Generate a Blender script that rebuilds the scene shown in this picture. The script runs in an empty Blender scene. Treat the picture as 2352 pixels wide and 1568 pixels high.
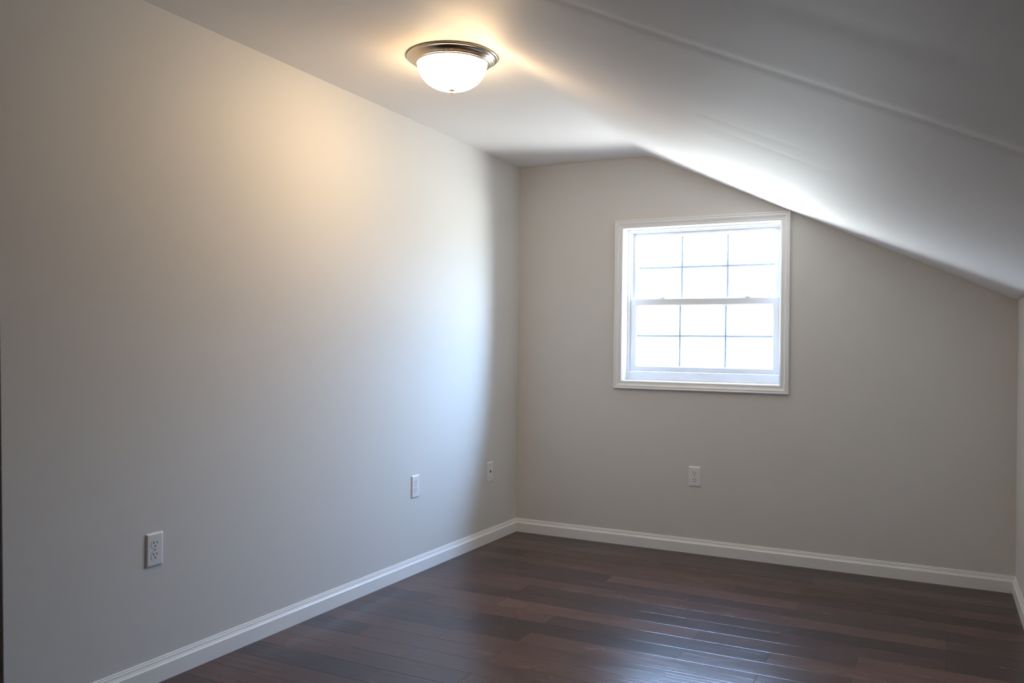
import bpy, bmesh, math, random
from mathutils import Vector, Matrix

# ------------------------------------------------------------------ camera
scene = bpy.context.scene
COL = scene.collection
YAW, PITCH, ROLL = -0.47015, 0.00685, 0.01404
fw = Vector((math.sin(YAW)*math.cos(PITCH), math.cos(YAW)*math.cos(PITCH), math.sin(PITCH)))
r0 = Vector((math.cos(YAW), -math.sin(YAW), 0.0))
u0 = r0.cross(fw)
rt = r0*math.cos(ROLL) + u0*math.sin(ROLL)
up = -r0*math.sin(ROLL) + u0*math.cos(ROLL)
cam_data = bpy.data.cameras.new('camera')
cam = bpy.data.objects.new('camera', cam_data)
COL.objects.link(cam)
M = Matrix((rt, up, -fw)).transposed().to_4x4()
M.translation = Vector((2.3582, -4.7246, 1.1542))
cam.matrix_world = M
cam_data.sensor_width = 36.0
cam_data.lens = 36.0*1923.6/2352.0
cam_data.clip_start = 0.02
scene.camera = cam

# ------------------------------------------------------------------ exposure and light
scene.view_settings.view_transform = 'Standard'
scene.view_settings.look = 'None'
scene.view_settings.gamma = 1.0
scene.view_settings.use_curve_mapping = False
scene.view_settings.exposure = 0.90
scene.cycles.max_bounces = 20
scene.cycles.diffuse_bounces = 14
scene.cycles.transparent_max_bounces = 16
FRONT_LOW, FRONT_HIGH, SLOPE_FILL = 0.9, 15.0, 12.0
STEEP_FILL, LATERAL_FILL = 25.0, 0.0
SIDE_STRENGTH, SIDE_POWER, SIDE_SKEW = 49.0, 1.0, 0.1
LAMP_STRENGTH = 19.5

world = bpy.data.worlds.new('daylight')
scene.world = world
world.use_nodes = True
wn, wl = world.node_tree.nodes, world.node_tree.links
wn.clear()
tc = wn.new('ShaderNodeTexCoord')
sep = wn.new('ShaderNodeSeparateXYZ')
mr = wn.new('ShaderNodeMapRange')
ramp = wn.new('ShaderNodeValToRGB')
bg = wn.new('ShaderNodeBackground')
wo = wn.new('ShaderNodeOutputWorld')
wl.new(tc.outputs['Generated'], sep.inputs[0])
wl.new(sep.outputs['Z'], mr.inputs['Value'])
mr.inputs['From Min'].default_value = -1.0
mr.inputs['From Max'].default_value = 1.0
wl.new(mr.outputs[0], ramp.inputs[0])
el = ramp.color_ramp.elements
el[0].position = 0.0; el[0].color = (0.24, 0.215, 0.195, 1)      # pale sunlit ground below
el[1].position = 1.0; el[1].color = (0.30, 0.45, 0.85, 1)      # zenith
e = el.new(0.47); e.color = (0.60, 0.61, 0.63, 1)
e = el.new(0.53); e.color = (0.50, 0.69, 1.0, 1)
e = el.new(0.70); e.color = (0.42, 0.62, 1.0, 1)
wl.new(ramp.outputs[0], bg.inputs['Color'])
# brightness raised at oblique angles, added to light the surfaces beside the window
def wm(op, a, b_):
    m = wn.new('ShaderNodeMath'); m.operation = op
    for i, s_ in enumerate((a, b_)):
        if isinstance(s_, (int, float)): m.inputs[i].default_value = s_
        else: wl.new(s_, m.inputs[i])
    return m.outputs[0]
side = wm('SUBTRACT', 1.0, sep.outputs['Y'])
side = wm('POWER', side, SIDE_POWER)
side = wm('MULTIPLY', side, wm('ADD', 1.0, wm('MULTIPLY', sep.outputs['X'], SIDE_SKEW)))
side = wm('MULTIPLY', side, SIDE_STRENGTH)
steep_fill = wn.new('ShaderNodeMapRange')       # added light from steeply below, lifts the ceiling next to the window
wl.new(sep.outputs['Z'], steep_fill.inputs['Value'])
steep_fill.inputs['From Min'].default_value = -0.84; steep_fill.inputs['From Max'].default_value = -0.98
steep_fill.inputs['To Min'].default_value = 0.0; steep_fill.inputs['To Max'].default_value = STEEP_FILL
lateral_fill = wn.new('ShaderNodeMapRange')      # added sideways boost for the left wall near the corner, switched off
wl.new(sep.outputs['X'], lateral_fill.inputs['Value'])
lateral_fill.inputs['From Min'].default_value = 0.90; lateral_fill.inputs['From Max'].default_value = 1.0
lateral_fill.inputs['To Min'].default_value = 0.0; lateral_fill.inputs['To Max'].default_value = LATERAL_FILL
front = wn.new('ShaderNodeMapRange')      # brightness shaped: dim at eye level to show the grille, raised above
wl.new(sep.outputs['Z'], front.inputs['Value'])
front.inputs['From Min'].default_value = 0.05; front.inputs['From Max'].default_value = 0.32
front.inputs['To Min'].default_value = FRONT_LOW; front.inputs['To Max'].default_value = FRONT_HIGH
slope_fill = wn.new('ShaderNodeMapRange')      # added glow from just below the horizon, brightens the ceiling slope
wl.new(sep.outputs['Z'], slope_fill.inputs['Value'])
slope_fill.inputs['From Min'].default_value = -0.05; slope_fill.inputs['From Max'].default_value = -0.16
slope_fill.inputs['To Min'].default_value = 0.0; slope_fill.inputs['To Max'].default_value = SLOPE_FILL
side = wm('ADD', side, slope_fill.outputs[0])
tot = wm('ADD', wm('ADD', side, front.outputs[0]), wm('ADD', steep_fill.outputs[0], lateral_fill.outputs[0]))
wl.new(tot, bg.inputs['Strength'])
wl.new(bg.outputs[0], wo.inputs['Surface'])

# room dimensions (metres): x right along the back wall, y towards the camera is negative
H, W = 2.286, 2.705
XC, ZK = 0.850, 1.4145          # start of the slope, height of the knee wall
YE = -5.00                       # wall behind the camera
YL = -3.262                      # end of the left wall
BH = 0.082
OX0, OX1, OZ0, OZ1 = 0.694, 1.589, 0.970, 1.868     # window opening
WT = 0.16                        # back wall thickness

ldat = bpy.data.lights.new('window_portal', 'AREA')
ldat.shape = 'RECTANGLE'; ldat.size = OX1-OX0; ldat.size_y = OZ1-OZ0
ldat.cycles.is_portal = True
lo = bpy.data.objects.new('window_portal', ldat)
lo.location = ((OX0+OX1)/2, WT+0.01, (OZ0+OZ1)/2)
lo.rotation_euler = (-math.pi/2, 0, 0)     # shines towards -y
COL.objects.link(lo)

# ------------------------------------------------------------------ helpers
def link(name, bm, m, parent=None, smooth=False, loc=None):
    bmesh.ops.recalc_face_normals(bm, faces=bm.faces)
    me = bpy.data.meshes.new(name)
    bm.to_mesh(me); bm.free()
    o = bpy.data.objects.new(name, me)
    COL.objects.link(o)
    if m is not None: me.materials.append(m)
    if smooth:
        for p in me.polygons: p.use_smooth = True
    if parent is not None: o.parent = parent
    if loc is not None: o.location = loc
    return o

def struct(o):
    o['kind'] = 'structure'
    return o

def box(bm, x0, y0, z0, x1, y1, z1, bev=0.0, seg=2):
    t = bmesh.ops.create_cube(bm, size=1.0)
    for v in t['verts']:
        v.co = Vector(((x0+x1)/2+v.co.x*(x1-x0), (y0+y1)/2+v.co.y*(y1-y0), (z0+z1)/2+v.co.z*(z1-z0)))
    if bev > 0:
        es = list({e for v in t['verts'] for e in v.link_edges})
        bmesh.ops.bevel(bm, geom=es, offset=bev, segments=seg, profile=0.5, affect='EDGES')

def lathe(bm, prof, n=96, cx=0, cy=0):
    rings = []
    for r, z in prof:
        if r < 1e-6:
            rings.append([bm.verts.new((cx, cy, z))])
        else:
            rings.append([bm.verts.new((cx+r*math.cos(2*math.pi*k/n), cy+r*math.sin(2*math.pi*k/n), z)) for k in range(n)])
    for a, b in zip(rings, rings[1:]):
        for k in range(n):
            k2 = (k+1) % n
            if len(a) == 1 and len(b) == 1: continue
            if len(a) == 1: bm.faces.new((a[0], b[k], b[k2]))
            elif len(b) == 1: bm.faces.new((a[k], a[k2], b[0]))
            else: bm.faces.new((a[k], a[k2], b[k2], b[k]))

# ------------------------------------------------------------------ materials
def mat(name, color, rough=0.5, metal=0.0, spec=0.5, bump=None, coat=0.0):
    m = bpy.data.materials.new(name)
    m.use_nodes = True
    nt = m.node_tree
    b = nt.nodes['Principled BSDF']
    b.inputs['Base Color'].default_value = (*color, 1)
    b.inputs['Roughness'].default_value = rough
    b.inputs['Metallic'].default_value = metal
    b.inputs['Specular IOR Level'].default_value = spec
    if coat: b.inputs['Coat Weight'].default_value = coat
    if bump:
        sc, st, dist = bump
        tcn = nt.nodes.new('ShaderNodeTexCoord')
        nz = nt.nodes.new('ShaderNodeTexNoise')
        nz.inputs['Scale'].default_value = sc
        nz.inputs['Detail'].default_value = 3
        bp = nt.nodes.new('ShaderNodeBump')
        bp.inputs['Strength'].default_value = st
        bp.inputs['Distance'].default_value = dist
        nt.links.new(tcn.outputs['Object'], nz.inputs['Vector'])
        nt.links.new(nz.outputs['Fac'], bp.inputs['Height'])
        nt.links.new(bp.outputs['Normal'], b.inputs['Normal'])
    return m

M_WALL = mat('greige_wall_paint', (0.70, 0.682, 0.65), 0.55, spec=0.35, bump=(140, 0.16, 0.001))
M_CEIL = mat('ceiling_paint', (0.85, 0.815, 0.79), 0.6, spec=0.3, bump=(140, 0.2, 0.001))
M_TRIM = mat('white_trim_paint', (0.86, 0.855, 0.84), 0.32, spec=0.5)
M_VINYL = mat('white_window_vinyl', (0.84, 0.85, 0.86), 0.35)
M_GRILLE = mat('grey_white_grille_bar', (0.42, 0.46, 0.52), 0.4)
M_PLATE = mat('white_plate_plastic', (0.80, 0.80, 0.80), 0.28)
M_DARK = mat('dark_slot', (0.012, 0.012, 0.013), 0.6)
M_SCREW = mat('painted_screw', (0.45, 0.45, 0.45), 0.35)
M_NICKEL = mat('brushed_nickel', (0.62, 0.53, 0.43), 0.24, metal=1.0)
M_BRASS = mat('warm_brass', (0.72, 0.55, 0.32), 0.35, metal=0.8)
M_SEAL = mat('grey_weather_seal', (0.25, 0.27, 0.30), 0.6)
M_BROWN = mat('dark_brown_absorber', (0.035, 0.025, 0.02), 0.6)  # dark colour put on unseen walls to soak up bounce light near the camera
M_EXT = mat('pale_siding', (0.7, 0.7, 0.7), 0.7)

M_GLASS = bpy.data.materials.new('clear_window_glass')
M_GLASS.use_nodes = True
nt = M_GLASS.node_tree; nt.nodes.clear()
tr = nt.nodes.new('ShaderNodeBsdfTransparent'); tr.inputs['Color'].default_value = (0.95, 0.97, 0.965, 1)
gl = nt.nodes.new('ShaderNodeBsdfGlossy'); gl.inputs['Roughness'].default_value = 0.02
fr = nt.nodes.new('ShaderNodeFresnel'); fr.inputs['IOR'].default_value = 1.08
mx = nt.nodes.new('ShaderNodeMixShader'); out = nt.nodes.new('ShaderNodeOutputMaterial')
nt.links.new(fr.outputs[0], mx.inputs[0]); nt.links.new(tr.outputs[0], mx.inputs[1])
nt.links.new(gl.outputs[0], mx.inputs[2]); nt.links.new(mx.outputs[0], out.inputs['Surface'])

M_BOWL = bpy.data.materials.new('lit_frosted_glass')
M_BOWL.use_nodes = True
b = M_BOWL.node_tree.nodes['Principled BSDF']
b.inputs['Base Color'].default_value = (0.9, 0.86, 0.8, 1)
b.inputs['Roughness'].default_value = 0.3
b.inputs['Emission Color'].default_value = (1.0, 0.69, 0.38, 1)
b.inputs['Emission Strength'].default_value = LAMP_STRENGTH

nb, lb = M_BOWL.node_tree.nodes, M_BOWL.node_tree.links      # the bulbs light the belly of the bowl more than its rim
t_ = nb.new('ShaderNodeTexCoord'); s_ = nb.new('ShaderNodeSeparateXYZ'); m_ = nb.new('ShaderNodeMapRange')
lb.new(t_.outputs['Object'], s_.inputs[0]); lb.new(s_.outputs['Z'], m_.inputs['Value'])
m_.inputs['From Min'].default_value = -0.03; m_.inputs['From Max'].default_value = -0.09
m_.inputs['To Min'].default_value = LAMP_STRENGTH*0.45; m_.inputs['To Max'].default_value = LAMP_STRENGTH*1.25
lb.new(m_.outputs[0], b.inputs['Emission Strength'])

# dark hand-scraped hardwood
M_FLOOR = bpy.data.materials.new('dark_hardwood')
M_FLOOR.use_nodes = True
nt = M_FLOOR.node_tree; N = nt.nodes; L = nt.links
b = N['Principled BSDF']
tcn = N.new('ShaderNodeTexCoord')
at = N.new('ShaderNodeAttribute'); at.attribute_name = 'plank'
sepa = N.new('ShaderNodeSeparateXYZ'); L.new(at.outputs['Vector'], sepa.inputs[0])
offs = N.new('ShaderNodeVectorMath'); offs.operation = 'MULTIPLY_ADD'
L.new(at.outputs['Vector'], offs.inputs[0]); offs.inputs[1].default_value = (31, 17, 9)
L.new(tcn.outputs['Object'], offs.inputs[2])
def mapped(sx, sy, src=offs):
    mp = N.new('ShaderNodeMapping'); mp.inputs['Scale'].default_value = (sx, sy, 1)
    L.new(src.outputs[0], mp.inputs['Vector']); return mp
def noise(sx, sy, detail=4, rough=0.55, src=offs, dist=0.0):
    n = N.new('ShaderNodeTexNoise'); n.inputs['Scale'].default_value = 1.0
    n.inputs['Detail'].default_value = detail; n.inputs['Roughness'].default_value = rough
    n.inputs['Distortion'].default_value = dist
    L.new(mapped(sx, sy, src).outputs[0], n.inputs['Vector']); return n
def math_(op, a, bb):
    m = N.new('ShaderNodeMath'); m.operation = op
    for i, s in enumerate((a, bb)):
        if isinstance(s, (int, float)): m.inputs[i].default_value = s
        else: L.new(s, m.inputs[i])
    return m.outputs[0]
grain = noise(5, 90, 6, 0.6, dist=0.4)
cloud = noise(4, 11, 3, 0.5, dist=0.6)
v = math_('MULTIPLY', sepa.outputs['X'], 0.52)
v = math_('ADD', v, math_('MULTIPLY', grain.outputs['Fac'], 0.30))
v = math_('ADD', v, math_('MULTIPLY', cloud.outputs['Fac'], 0.42))
rp = N.new('ShaderNodeValToRGB'); L.new(v, rp.inputs[0])
el = rp.color_ramp.elements
el[0].position = 0.22; el[0].color = (0.0190, 0.0095, 0.0085, 1)
el[1].position = 0.98; el[1].color = (0.1050, 0.0460, 0.0290, 1)
e = el.new(0.60); e.color = (0.0480, 0.0215, 0.0160, 1)
L.new(rp.outputs[0], b.inputs['Base Color'])
scr = noise(2.2, 46, 2, 0.5)             # scraped hollows running along the boards
chat = noise(26, 5, 2, 0.5)              # faint chatter across the boards
hgt = math_('ADD', math_('MULTIPLY', scr.outputs['Fac'], 1.0), math_('MULTIPLY', chat.outputs['Fac'], 0.12))
hgt = math_('ADD', hgt, math_('MULTIPLY', grain.outputs['Fac'], 0.18))
bp = N.new('ShaderNodeBump'); bp.inputs['Strength'].default_value = 0.6; bp.inputs['Distance'].default_value = 0.0012
L.new(hgt, bp.inputs['Height']); L.new(bp.outputs['Normal'], b.inputs['Normal'])
rr = N.new('ShaderNodeMapRange'); L.new(cloud.outputs['Fac'], rr.inputs['Value'])
rr.inputs['To Min'].default_value = 0.20; rr.inputs['To Max'].default_value = 0.31
L.new(rr.outputs[0], b.inputs['Roughness'])
b.inputs['Specular IOR Level'].default_value = 0.42

# ------------------------------------------------------------------ floor: staggered boards along x
random.seed(7)
PW_ = 0.1217; Y0 = -0.066
bm = bmesh.new()
lay = bm.faces.layers.float_vector.new('plank')
G, D = 0.0021, 0.0014
def plank(x0, x1, y0, y1, val):
    o = [(x0, y0), (x1, y0), (x1, y1), (x0, y1)]
    ins = [(x0+G, y0+G), (x1-G, y0+G), (x1-G, y1-G), (x0+G, y1-G)]
    vo = [bm.verts.new((x, y, -D)) for x, y in o]
    vi = [bm.verts.new((x, y, 0.0)) for x, y in ins]
    e_ = 0.0003
    vm = [bm.verts.new((x, y, -0.00028)) for x, y in ((x0+e_, y0+e_), (x1-e_, y0+e_), (x1-e_, y1-e_), (x0+e_, y1-e_))]
    fs = [bm.faces.new(vi)]
    for k in range(4):
        fs.append(bm.faces.new((vo[k], vo[(k+1) % 4], vm[(k+1) % 4], vm[k])))
        fs.append(bm.faces.new((vm[k], vm[(k+1) % 4], vi[(k+1) % 4], vi[k])))
    for f in fs: f[lay] = val
k = -1
while True:
    ya, yb = Y0-k*PW_, Y0-(k+1)*PW_
    if ya < YE: break
    y1, y0 = min(ya, 0.0), max(yb, YE)
    xs = [0.0]
    joints = []
    base = 0.6 if k % 2 == 0 else 0.9
    for j in range(-3, 5):
        joints += [base+1.5*j, base+1.5*j+0.9] if k % 2 == 0 else [base+1.5*j, base+1.5*j+0.9]
    left = -1.2 if y0 < YL else 0.0
    cuts = [left]+sorted(j for j in joints if left+0.05 < j < W-0.05)+[W]
    for a, c in zip(cuts, cuts[1:]):
        plank(a, c, y0, y1, (random.random(), random.random(), random.random()))
    k += 1
bmesh.ops.recalc_face_normals(bm, faces=bm.faces)
for f in bm.faces:
    if f.normal.z < 0: f.normal_flip()
me = bpy.data.meshes.new('floor'); bm.to_mesh(me); bm.free()
me.materials.append(M_FLOOR)
floor = bpy.data.objects.new('floor', me); COL.objects.link(floor); struct(floor)

# ------------------------------------------------------------------ walls
def slope_z(x): return H + (ZK-H)*(x-XC)/(W-XC)

bm = bmesh.new(); box(bm, -1.2, YL, -0.002, 0, WT, H+0.02, 0.002, 1)
for v_ in bm.verts:                      # the outside corner is a little out of plumb
    if v_.co.y < -3: v_.co.y += 0.022-0.066*v_.co.z/H
struct(link('wall_left', bm, M_WALL))
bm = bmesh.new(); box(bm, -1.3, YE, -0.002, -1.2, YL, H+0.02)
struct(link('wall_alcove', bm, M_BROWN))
bm = bmesh.new(); box(bm, W, YE, -0.002, W+0.1, WT, ZK+0.05)
struct(link('wall_right', bm, M_WALL))
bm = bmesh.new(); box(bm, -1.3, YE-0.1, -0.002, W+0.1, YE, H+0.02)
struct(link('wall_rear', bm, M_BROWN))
# back wall with the window hole
bm = bmesh.new()
jt = 0.012
hx0, hx1, hz0, hz1 = OX0-jt, OX1+jt, OZ0-jt, OZ1+jt
box(bm, 0, 0, -0.002, hx0, WT, H+0.02)
box(bm, hx1, 0, -0.002, W+0.1, WT, H+0.02)
box(bm, hx0, 0, -0.002, hx1, WT, hz0)
box(bm, hx0, 0, hz1, hx1, WT, H+0.02)
bmesh.ops.remove_doubles(bm, verts=bm.verts, dist=1e-5)
struct(link('wall_back', bm, M_WALL))

# ceiling: flat part, rounded crease, slope down to the knee wall, with taped drywall seams
def prof_z(x):
    r = 0.045                       # half width of the eased crease
    m = (ZK-H)/(W-XC)
    if x < XC-r: return H
    if x > XC+r: return slope_z(x)
    t = x-(XC-r)
    return H + m*t*t/(4*r)
def seam(y, c, s, a): return a*math.exp(-((y-c)/s)**2)
def bump(x, y):
    t = min(max((x-XC-0.06)/0.25, 0), 1)
    t2 = min(max((XC-0.10-x)/0.1, 0), 1)*min(max(x/0.1, 0), 1)
    e = min(max((W-x)/0.1, 0), 1)
    wob = 0.02*math.sin(3.1*x)+0.012*math.sin(7*x+1)
    d = t*e*(seam(y, -2.98+wob*0.6, 0.030, 0.0026) + seam(y, -1.92+wob*1.5, 0.035, 0.0017*math.exp(-((x-1.9)/0.35)**2))
             + seam(y, -2.14-wob, 0.04, 0.0017*math.exp(-((x-1.85)/0.3)**2)) + seam(y, -1.62+wob, 0.06, 0.0014)*math.exp(-((x-1.7)/0.5)**2)
             + seam(y, -1.25+wob, 0.09, -0.0012)
             + 0.0006*math.sin(y*9+1.3*math.sin(x*2)+x) + 0.0003*math.sin(y*21+x*2.2) + seam(y, -3.4-wob, 0.05, 0.0016)*math.exp(-((x-2.25)/0.2)**2))
    d += t2*seam(y, -1.465, 0.012, -0.0005)
    return d*min(max(-y/0.15, 0), 1)
bm = bmesh.new()
xs = [-1.3, -0.6]
x = 0.0
while x < W: xs.append(x); x += 0.015 if abs(x-XC) < 0.08 else 0.05
xs += [W]
ys = []
y = 0.0
while y > YE: ys.append(y); y -= 0.0125 if y > -3.6 else 0.06
ys.append(YE)
grid = [[bm.verts.new((x, y, prof_z(x)+bump(x, y))) for y in ys] for x in xs]
for i in range(len(xs)-1):
    for j in range(len(ys)-1):
        bm.faces.new((grid[i][j], grid[i+1][j], grid[i+1][j+1], grid[i][j+1]))
# solid upper side
back = [bm.verts.new((x, 0, H+0.15)) for x in (-1.3, W)]
fr_ = [bm.verts.new((x, YE, H+0.15)) for x in (-1.3, W)]
bm.faces.new((back[0], back[1], fr_[1], fr_[0]))
bm.faces.new([grid[i][0] for i in range(len(xs))]+[back[1], back[0]])
bm.faces.new([grid[i][-1] for i in range(len(xs)-1, -1, -1)]+[fr_[0], fr_[1]])
bm.faces.new([grid[0][j] for j in range(len(ys)-1, -1, -1)]+[back[0], fr_[0]])
bm.faces.new([grid[-1][j] for j in range(len(ys))]+[fr_[1], back[1]])
struct(link('ceiling', bm, M_CEIL, smooth=True))
c = bpy.data.objects['ceiling'].data
for p in c.polygons:
    if len(p.vertices) > 4 or abs(p.normal.z) < 0.3: p.use_smooth = False

# ------------------------------------------------------------------ baseboards
BP = [(0.0135, 0.0), (0.0135, 0.0540), (0.0130, 0.0560), (0.0105, 0.0585), (0.0075, 0.0645), (0.0060, 0.0695),
      (0.0066, 0.0710), (0.0062, 0.0730), (0.0044, 0.0745), (0.0040, 0.0780), (0.0030, 0.0810), (0.0, BH)]
def base(name, p0, p1, nrm, m0, m1):
    """p0->p1 along the wall; nrm into the room; m = 1 mitred at that end"""
    bm = bmesh.new()
    p0, p1, nrm = Vector(p0), Vector(p1), Vector(nrm)
    d = (p1-p0).normalized()
    A, B = [], []
    for t, z in BP:
        A.append(bm.verts.new(p0+nrm*t+d*t*m0+Vector((0, 0, z))))
        B.append(bm.verts.new(p1+nrm*t-d*t*m1+Vector((0, 0, z))))
    A.append(bm.verts.new(p0)); B.append(bm.verts.new(p1))
    n = len(A)
    for i in range(n):
        j = (i+1) % n
        bm.faces.new((A[i], A[j], B[j], B[i]))
    bm.faces.new(A); bm.faces.new(B)
    struct(link(name, bm, M_TRIM))
base('baseboard_left', (0, YL, 0), (0, 0, 0), (1, 0, 0), 0, 1)
base('baseboard_back', (0, 0, 0), (W, 0, 0), (0, -1, 0), 1, 1)
base('baseboard_right', (W, 0, 0), (W, YE, 0), (-1, 0, 0), 1, 1)
base('baseboard_rear', (W, YE, 0), (-1.2, YE, 0), (0, 1, 0), 1, 1)

# ------------------------------------------------------------------ window
def frame(bm, x0, x1, z0, z1, prof):
    """mitred rectangular frame; prof = [(inset from outer edge, y)] closed loop"""
    rings = []
    for ins, y in prof:
        rings.append([bm.verts.new(c) for c in ((x0+ins, y, z0+ins), (x1-ins, y, z0+ins), (x1-ins, y, z1-ins), (x0+ins, y, z1-ins))])
    n = len(rings)
    for i in range(n):
        a, b_ = rings[i], rings[(i+1) % n]
        for k in range(4):
            bm.faces.new((a[k], a[(k+1) % 4], b_[(k+1) % 4], b_[k]))
win = bpy.data.objects.new('window_1', None); COL.objects.link(win)
win.location = ((OX0+OX1)/2, 0, OZ0)
struct(win)
def wlink(name, bm, m, parent=win, smooth=False):
    off = Vector(((OX0+OX1)/2, 0, OZ0))
    for v_ in bm.verts: v_.co -= off
    return link(name, bm, m, parent, smooth)
CX0, CX1, CZ0, CZ1 = 0.6425, 1.6425, 0.9200, 1.9130
cw = 0.0475
bm = bmesh.new()
frame(bm, CX0, CX1, CZ0, CZ1, [(0, 0), (0, -0.0165), (0.0035, -0.0185), (0.0070, -0.0175), (0.0085, -0.0150),
      (0.0120, -0.0150), (0.0170, -0.0160), (0.0220, -0.0140), (0.0260, -0.0115), (0.0290, -0.0110), (0.0305, -0.0095),
      (0.0360, -0.0088), (0.0400, -0.0095), (0.0430, -0.0090), (0.0455, -0.0080), (cw, -0.0060), (cw, 0)])
wlink('casing', bm, M_TRIM)
bm = bmesh.new()   # jamb extension lining the opening
frame(bm, OX0-jt, OX1+jt, OZ0-jt, OZ1+jt, [(0, -0.0005), (jt-0.002, -0.0005), (jt, 0.002), (jt, 0.10), (0, 0.10)])
wlink('jamb', bm, M_TRIM)
# vinyl main frame with sash tracks
FX0, FX1, FZ0, FZ1 = OX0-0.001, OX1+0.001, OZ0-0.001, OZ1+0.001
bm = bmesh.new()
frame(bm, FX0, FX1, FZ0, FZ1, [(0, 0.078), (0.010, 0.078), (0.013, 0.082), (0.013, 0.094), (0.018, 0.094), (0.018, 0.128),
      (0.022, 0.128), (0.022, 0.166), (0.0, 0.166)])
# raised sill piece under the lower sash
box(bm, FX0+0.012, 0.084, FZ0+0.010, FX1-0.012, 0.165, OZ0+0.050, 0.003)
wlink('window_frame', bm, M_VINYL)
SX0, SX1 = 0.708, 1.575
ZM = 1.453
def sash(z0, z1, ya, yb, stile, top, bot, name):
    s = None
    bm = bmesh.new()
    gx0, gx1, gz0, gz1 = SX0+stile, SX1-stile, z0+bot, z1-top
    box(bm, SX0, ya, z0, gx0, yb, z1, 0.0015)
    box(bm, gx1, ya, z0, SX1, yb, z1, 0.0015)
    box(bm, gx0-0.001, ya, z0, gx1+0.001, yb, gz0, 0.0015)
    box(bm, gx0-0.001, ya, gz1, gx1+0.001, yb, z1, 0.0015)
    s = wlink(name, bm, M_VINYL)
    ym = (ya+yb)/2
    # glazing bead
    bm = bmesh.new()
    frame(bm, gx0-0.0005, gx1+0.0005, gz0-0.0005, gz1+0.0005, [(0, ya+0.004), (0.006, ya+0.009), (0.006, yb-0.006), (0, yb-0.004)])
    o = link('glazing_bead', bm, M_VINYL, s)
    # double pane
    bm = bmesh.new()
    box(bm, gx0, ym-0.0065, gz0, gx1, ym-0.0035, gz1)
    box(bm, gx0, ym+0.0035, gz0, gx1, ym+0.0065, gz1)
    p = link('pane', bm, M_GLASS, s)
    # grille bars between the panes, two uprights and one cross bar
    bm = bmesh.new()
    bw_ = 0.0062
    zc = (gz0+gz1)/2
    for f in (1/3, 2/3):
        xc_ = gx0+(gx1-gx0)*f
        box(bm, xc_-bw_, ym-0.0028, gz0, xc_+bw_, ym+0.0028, gz1, 0.0015, 1)
    box(bm, gx0, ym-0.0025, zc-bw_, gx1, ym+0.0025, zc+bw_, 0.0015, 1)
    g = link('grille', bm, M_GRILLE, s)
    off = Vector(((OX0+OX1)/2, 0, OZ0))
    for q_ in (o, p, g):
        for v_ in q_.data.vertices: v_.co -= off
    return s
low = sash(1.0225, ZM, 0.096, 0.124, 0.034, 0.036, 0.028, 'sash')
upp = sash(1.424, OZ1-0.014, 0.129, 0.157, 0.032, 0.026, 0.032, 'sash')
# thin dark seal line round the lower sash
bm = bmesh.new()
frame(bm, SX0-0.0012, SX1+0.0012, 1.0212, ZM, [(0, 0.0985), (0.004, 0.0985), (0.004, 0.105), (0, 0.105)])
wlink('weather_seal', bm, M_SEAL)
for xl in (0.898, 1.393):            # cam locks on the meeting rail
    bm = bmesh.new()
    box(bm, xl-0.028, 0.099, ZM-0.0005, xl+0.028, 0.121, ZM+0.003, 0.001, 1)
    box(bm, xl-0.012, 0.100, ZM+0.003, xl+0.016, 0.118, ZM+0.009, 0.003, 2)
    box(bm, xl+0.004, 0.094, ZM+0.005, xl+0.024, 0.102, ZM+0.009, 0.0015, 1)
    off = Vector(((OX0+OX1)/2, 0, OZ0))
    for v_ in bm.verts: v_.co -= off
    lk = link('sash_lock', bm, M_VINYL, low)

# ------------------------------------------------------------------ outlets (local frame: x right, z up, -y out of the wall)
def rounded_ngon(w, h, cut, n=24):
    """receptacle outline: circle of width w flattened to height h"""
    pts = []
    for k in range(n):
        a = 2*math.pi*k/n
        x, z = w/2*math.cos(a), w/2*math.sin(a)
        z = max(-h/2, min(h/2, z))
        pts.append((x, z))
    return pts
def extr(bm, pts, y0, y1, ins=0.0):
    A = [bm.verts.new((x, y0, z)) for x, z in pts]
    B = [bm.verts.new((x*(1-ins), y1, z*(1-ins)) if ins else (x, y1, z)) for x, z in pts]
    n = len(pts)
    for i in range(n):
        bm.faces.new((A[i], A[(i+1) % n], B[(i+1) % n], B[i]))
    bm.faces.new(A); bm.faces.new(B)
def plate_bm(w, h, t, ch):
    bm = bmesh.new()
    def ring(hw, hh, y, r):
        pts = []
        for cx, cz, a0 in ((hw-r, hh-r, 0), (-(hw-r), hh-r, 90), (-(hw-r), -(hh-r), 180), (hw-r, -(hh-r), 270)):
            for s in range(5):
                a = math.radians(a0+s*22.5)
                pts.append(bm.verts.new((cx+r*math.cos(a), y, cz+r*math.sin(a))))
        return pts
    rings = [ring(w/2, h/2, 0, 0.003), ring(w/2, h/2, -t*0.25, 0.003), ring(w/2-ch*0.35, h/2-ch*0.35, -t*0.62, 0.003),
             ring(w/2-ch*0.8, h/2-ch*0.8, -t*0.93, 0.003), ring(w/2-ch*1.2, h/2-ch*1.2, -t, 0.003)]
    for a, b_ in zip(rings, rings[1:]):
        n = len(a)
        for i in range(n): bm.faces.new((a[i], a[(i+1) % n], b_[(i+1) % n], b_[i]))
    bm.faces.new(rings[0]); bm.faces.new(rings[-1])
    return bm
def disc(bm, x, z, r, y0, y1, n=20):
    A = [bm.verts.new((x+r*math.cos(2*math.pi*k/n), y0, z+r*math.sin(2*math.pi*k/n))) for k in range(n)]
    B = [bm.verts.new((x+r*math.cos(2*math.pi*k/n), y1, z+r*math.sin(2*math.pi*k/n))) for k in range(n)]
    for i in range(n): bm.faces.new((A[i], A[(i+1) % n], B[(i+1) % n], B[i]))
    bm.faces.new(A); bm.faces.new(B)
T = 0.0062
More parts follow.
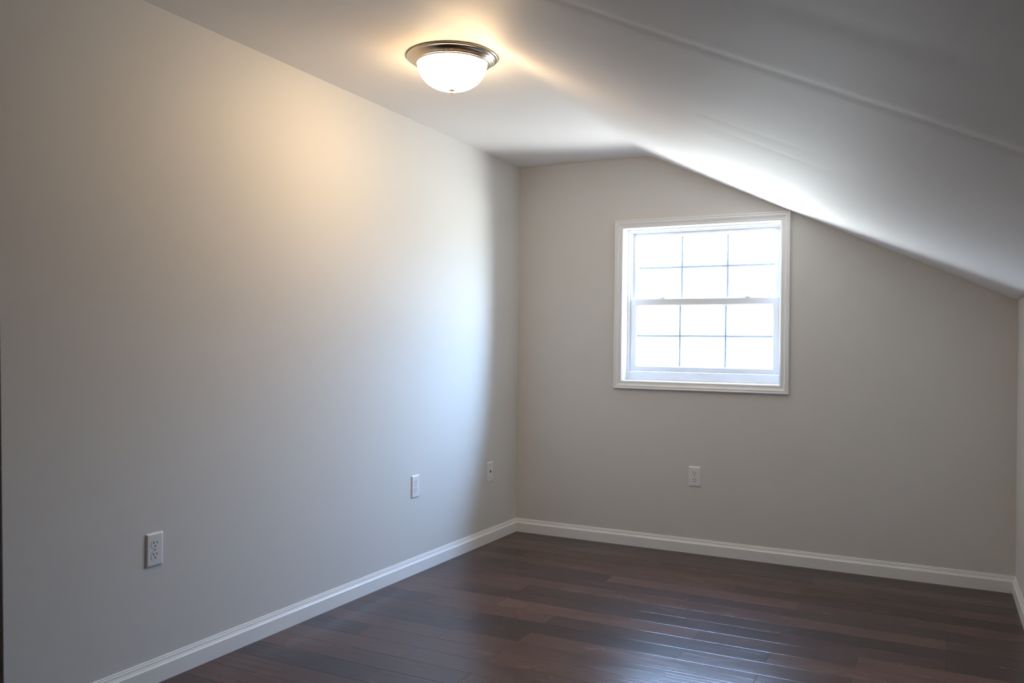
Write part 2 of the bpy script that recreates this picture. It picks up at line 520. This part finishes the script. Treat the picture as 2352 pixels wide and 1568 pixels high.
def make_outlet(label):
    r = bpy.data.objects.new('wall_outlet', None); COL.objects.link(r)
    r['label'] = label; r['category'] = 'outlet'; r['group'] = 'duplex outlets on the walls'
    link('cover_plate', plate_bm(0.070, 0.114, T, 0.0065), M_PLATE, r)
    for zc in (0.0195, -0.0195):
        bm = bmesh.new()
        extr(bm, rounded_ngon(0.034, 0.0285, 0), -T+0.0002, -T-0.0008)
        rc = link('receptacle', bm, M_PLATE, r, loc=(0, 0, zc))
        bm = bmesh.new()   # the fine shadow gap round the face
        outer = rounded_ngon(0.0350, 0.0295, 0); inner = rounded_ngon(0.0341, 0.0286, 0)
        A = [bm.verts.new((x, -T-0.0001, z)) for x, z in outer]; B_ = [bm.verts.new((x, -T-0.0001, z)) for x, z in inner]
        C_ = [bm.verts.new((x, -T+0.0004, z)) for x, z in outer]; D_ = [bm.verts.new((x, -T+0.0004, z)) for x, z in inner]
        n = len(A)
        for i in range(n):
            j = (i+1) % n
            bm.faces.new((A[i], A[j], B_[j], B_[i])); bm.faces.new((A[i], A[j], C_[j], C_[i])); bm.faces.new((B_[i], B_[j], D_[j], D_[i]))
        link('gap', bm, M_SCREW, rc)
        for sx, hh in ((-0.0063, 0.0042), (0.0063, 0.0036)):
            bm = bmesh.new()
            box(bm, sx-0.00125, -T-0.0011, 0.0045-hh, sx+0.00125, -T-0.0003, 0.0045+hh)
            link('slot', bm, M_DARK, rc)
        bm = bmesh.new()
        disc(bm, 0, -0.0068, 0.0026, -T-0.0011, -T-0.0003)
        link('ground_hole', bm, M_DARK, rc)
    bm = bmesh.new()
    disc(bm, 0, 0, 0.0032, -T+0.0003, -T-0.0009)
    box(bm, -0.0026, -T-0.0012, -0.0004, 0.0026, -T-0.0008, 0.0004)
    link('screw', bm, M_SCREW, r)
    return r
proto = make_outlet('white duplex outlet on the back wall below the window')
proto.location = (1.1349, 0, 0.4338)
def dup(root, loc, rz, label):
    r = root.copy(); COL.objects.link(r); r.location = loc; r.rotation_euler = (0, 0, rz); r['label'] = label
    for ch in list(root.children):
        c_ = ch.copy(); COL.objects.link(c_); c_.parent = r
        for g_ in ch.children:
            d_ = g_.copy(); COL.objects.link(d_); d_.parent = c_
    return r
dup(proto, (0, -2.7376, 0.4532), math.pi/2, 'white duplex outlet on the left wall, nearest the camera and low above the baseboard')
dup(proto, (0, -1.1487, 0.4414), math.pi/2, 'white duplex outlet on the left wall, just left of the phone jack plate')

# phone jack plate
pj = bpy.data.objects.new('phone_jack_plate', None); COL.objects.link(pj)
pj['label'] = 'white wall plate with one dark phone jack hole, near the far corner'
pj['category'] = 'wall plate'
pj.location = (0, -0.3523, 0.4166); pj.rotation_euler = (0, 0, math.pi/2)
link('cover_plate', plate_bm(0.070, 0.114, 0.0045, 0.003), M_PLATE, pj)
for zc in (0.0415, -0.0415):
    bm = bmesh.new(); disc(bm, 0, zc, 0.0030, -0.0043, -0.0056)
    link('screw', bm, M_SCREW, pj)
bm = bmesh.new()
box(bm, -0.0085, -0.0060, -0.0075, 0.0085, -0.0040, 0.0095, 0.0006, 1)
jk = link('jack', bm, M_PLATE, pj)
bm = bmesh.new()
box(bm, -0.0070, -0.0064, -0.0040, 0.0070, -0.0055, 0.0070)
box(bm, -0.0035, -0.0064, -0.0075, 0.0035, -0.0055, -0.0040)
link('jack_opening', bm, M_DARK, jk)

# ------------------------------------------------------------------ ceiling light
LX, LY = 0.653, -1.92
lamp = bpy.data.objects.new('ceiling_light', None); COL.objects.link(lamp)
lamp.location = (LX, LY, H)
lamp['label'] = 'lit flush-mount ceiling light with frosted glass bowl and brushed nickel pan'
lamp['category'] = 'ceiling light'
bm = bmesh.new()
lathe(bm, [(0.0, 0.0), (0.176, 0.0), (0.1785, -0.002), (0.1785, -0.005), (0.176, -0.0075), (0.1705, -0.0085), (0.1665, -0.010),
           (0.1645, -0.0135), (0.1600, -0.019), (0.1535, -0.0235), (0.1505, -0.0245), (0.1490, -0.0265), (0.1455, -0.0285),
           (0.1430, -0.0285), (0.1415, -0.0310), (0.1385, -0.0325), (0.1365, -0.0310), (0.1355, -0.0280), (0.130, -0.020), (0.0, -0.018)], 128)
link('pan', bm, M_NICKEL, lamp, smooth=True)
bm = bmesh.new()
pr = []
R_, Zt, Zb = 0.1350, -0.029, -0.1295
n_ = 22
for i in range(n_+1):
    a = math.pi/2*i/n_
    pr.append((R_*math.cos(a)**0.92 if i < n_ else 0.0, Zt+(Zb-Zt)*math.sin(a)))
lathe(bm, pr, 96)
link('glass_bowl', bm, M_BOWL, lamp, smooth=True)
bm = bmesh.new()
lathe(bm, [(0.0, -0.1270), (0.0125, -0.1285), (0.0128, -0.1310), (0.0095, -0.1325), (0.0050, -0.1335), (0.0040, -0.1350), (0.0052, -0.1375),
           (0.0056, -0.1400), (0.0045, -0.1430), (0.0028, -0.1448), (0.0, -0.1452)], 32)
link('finial', bm, M_BRASS, lamp, smooth=True)
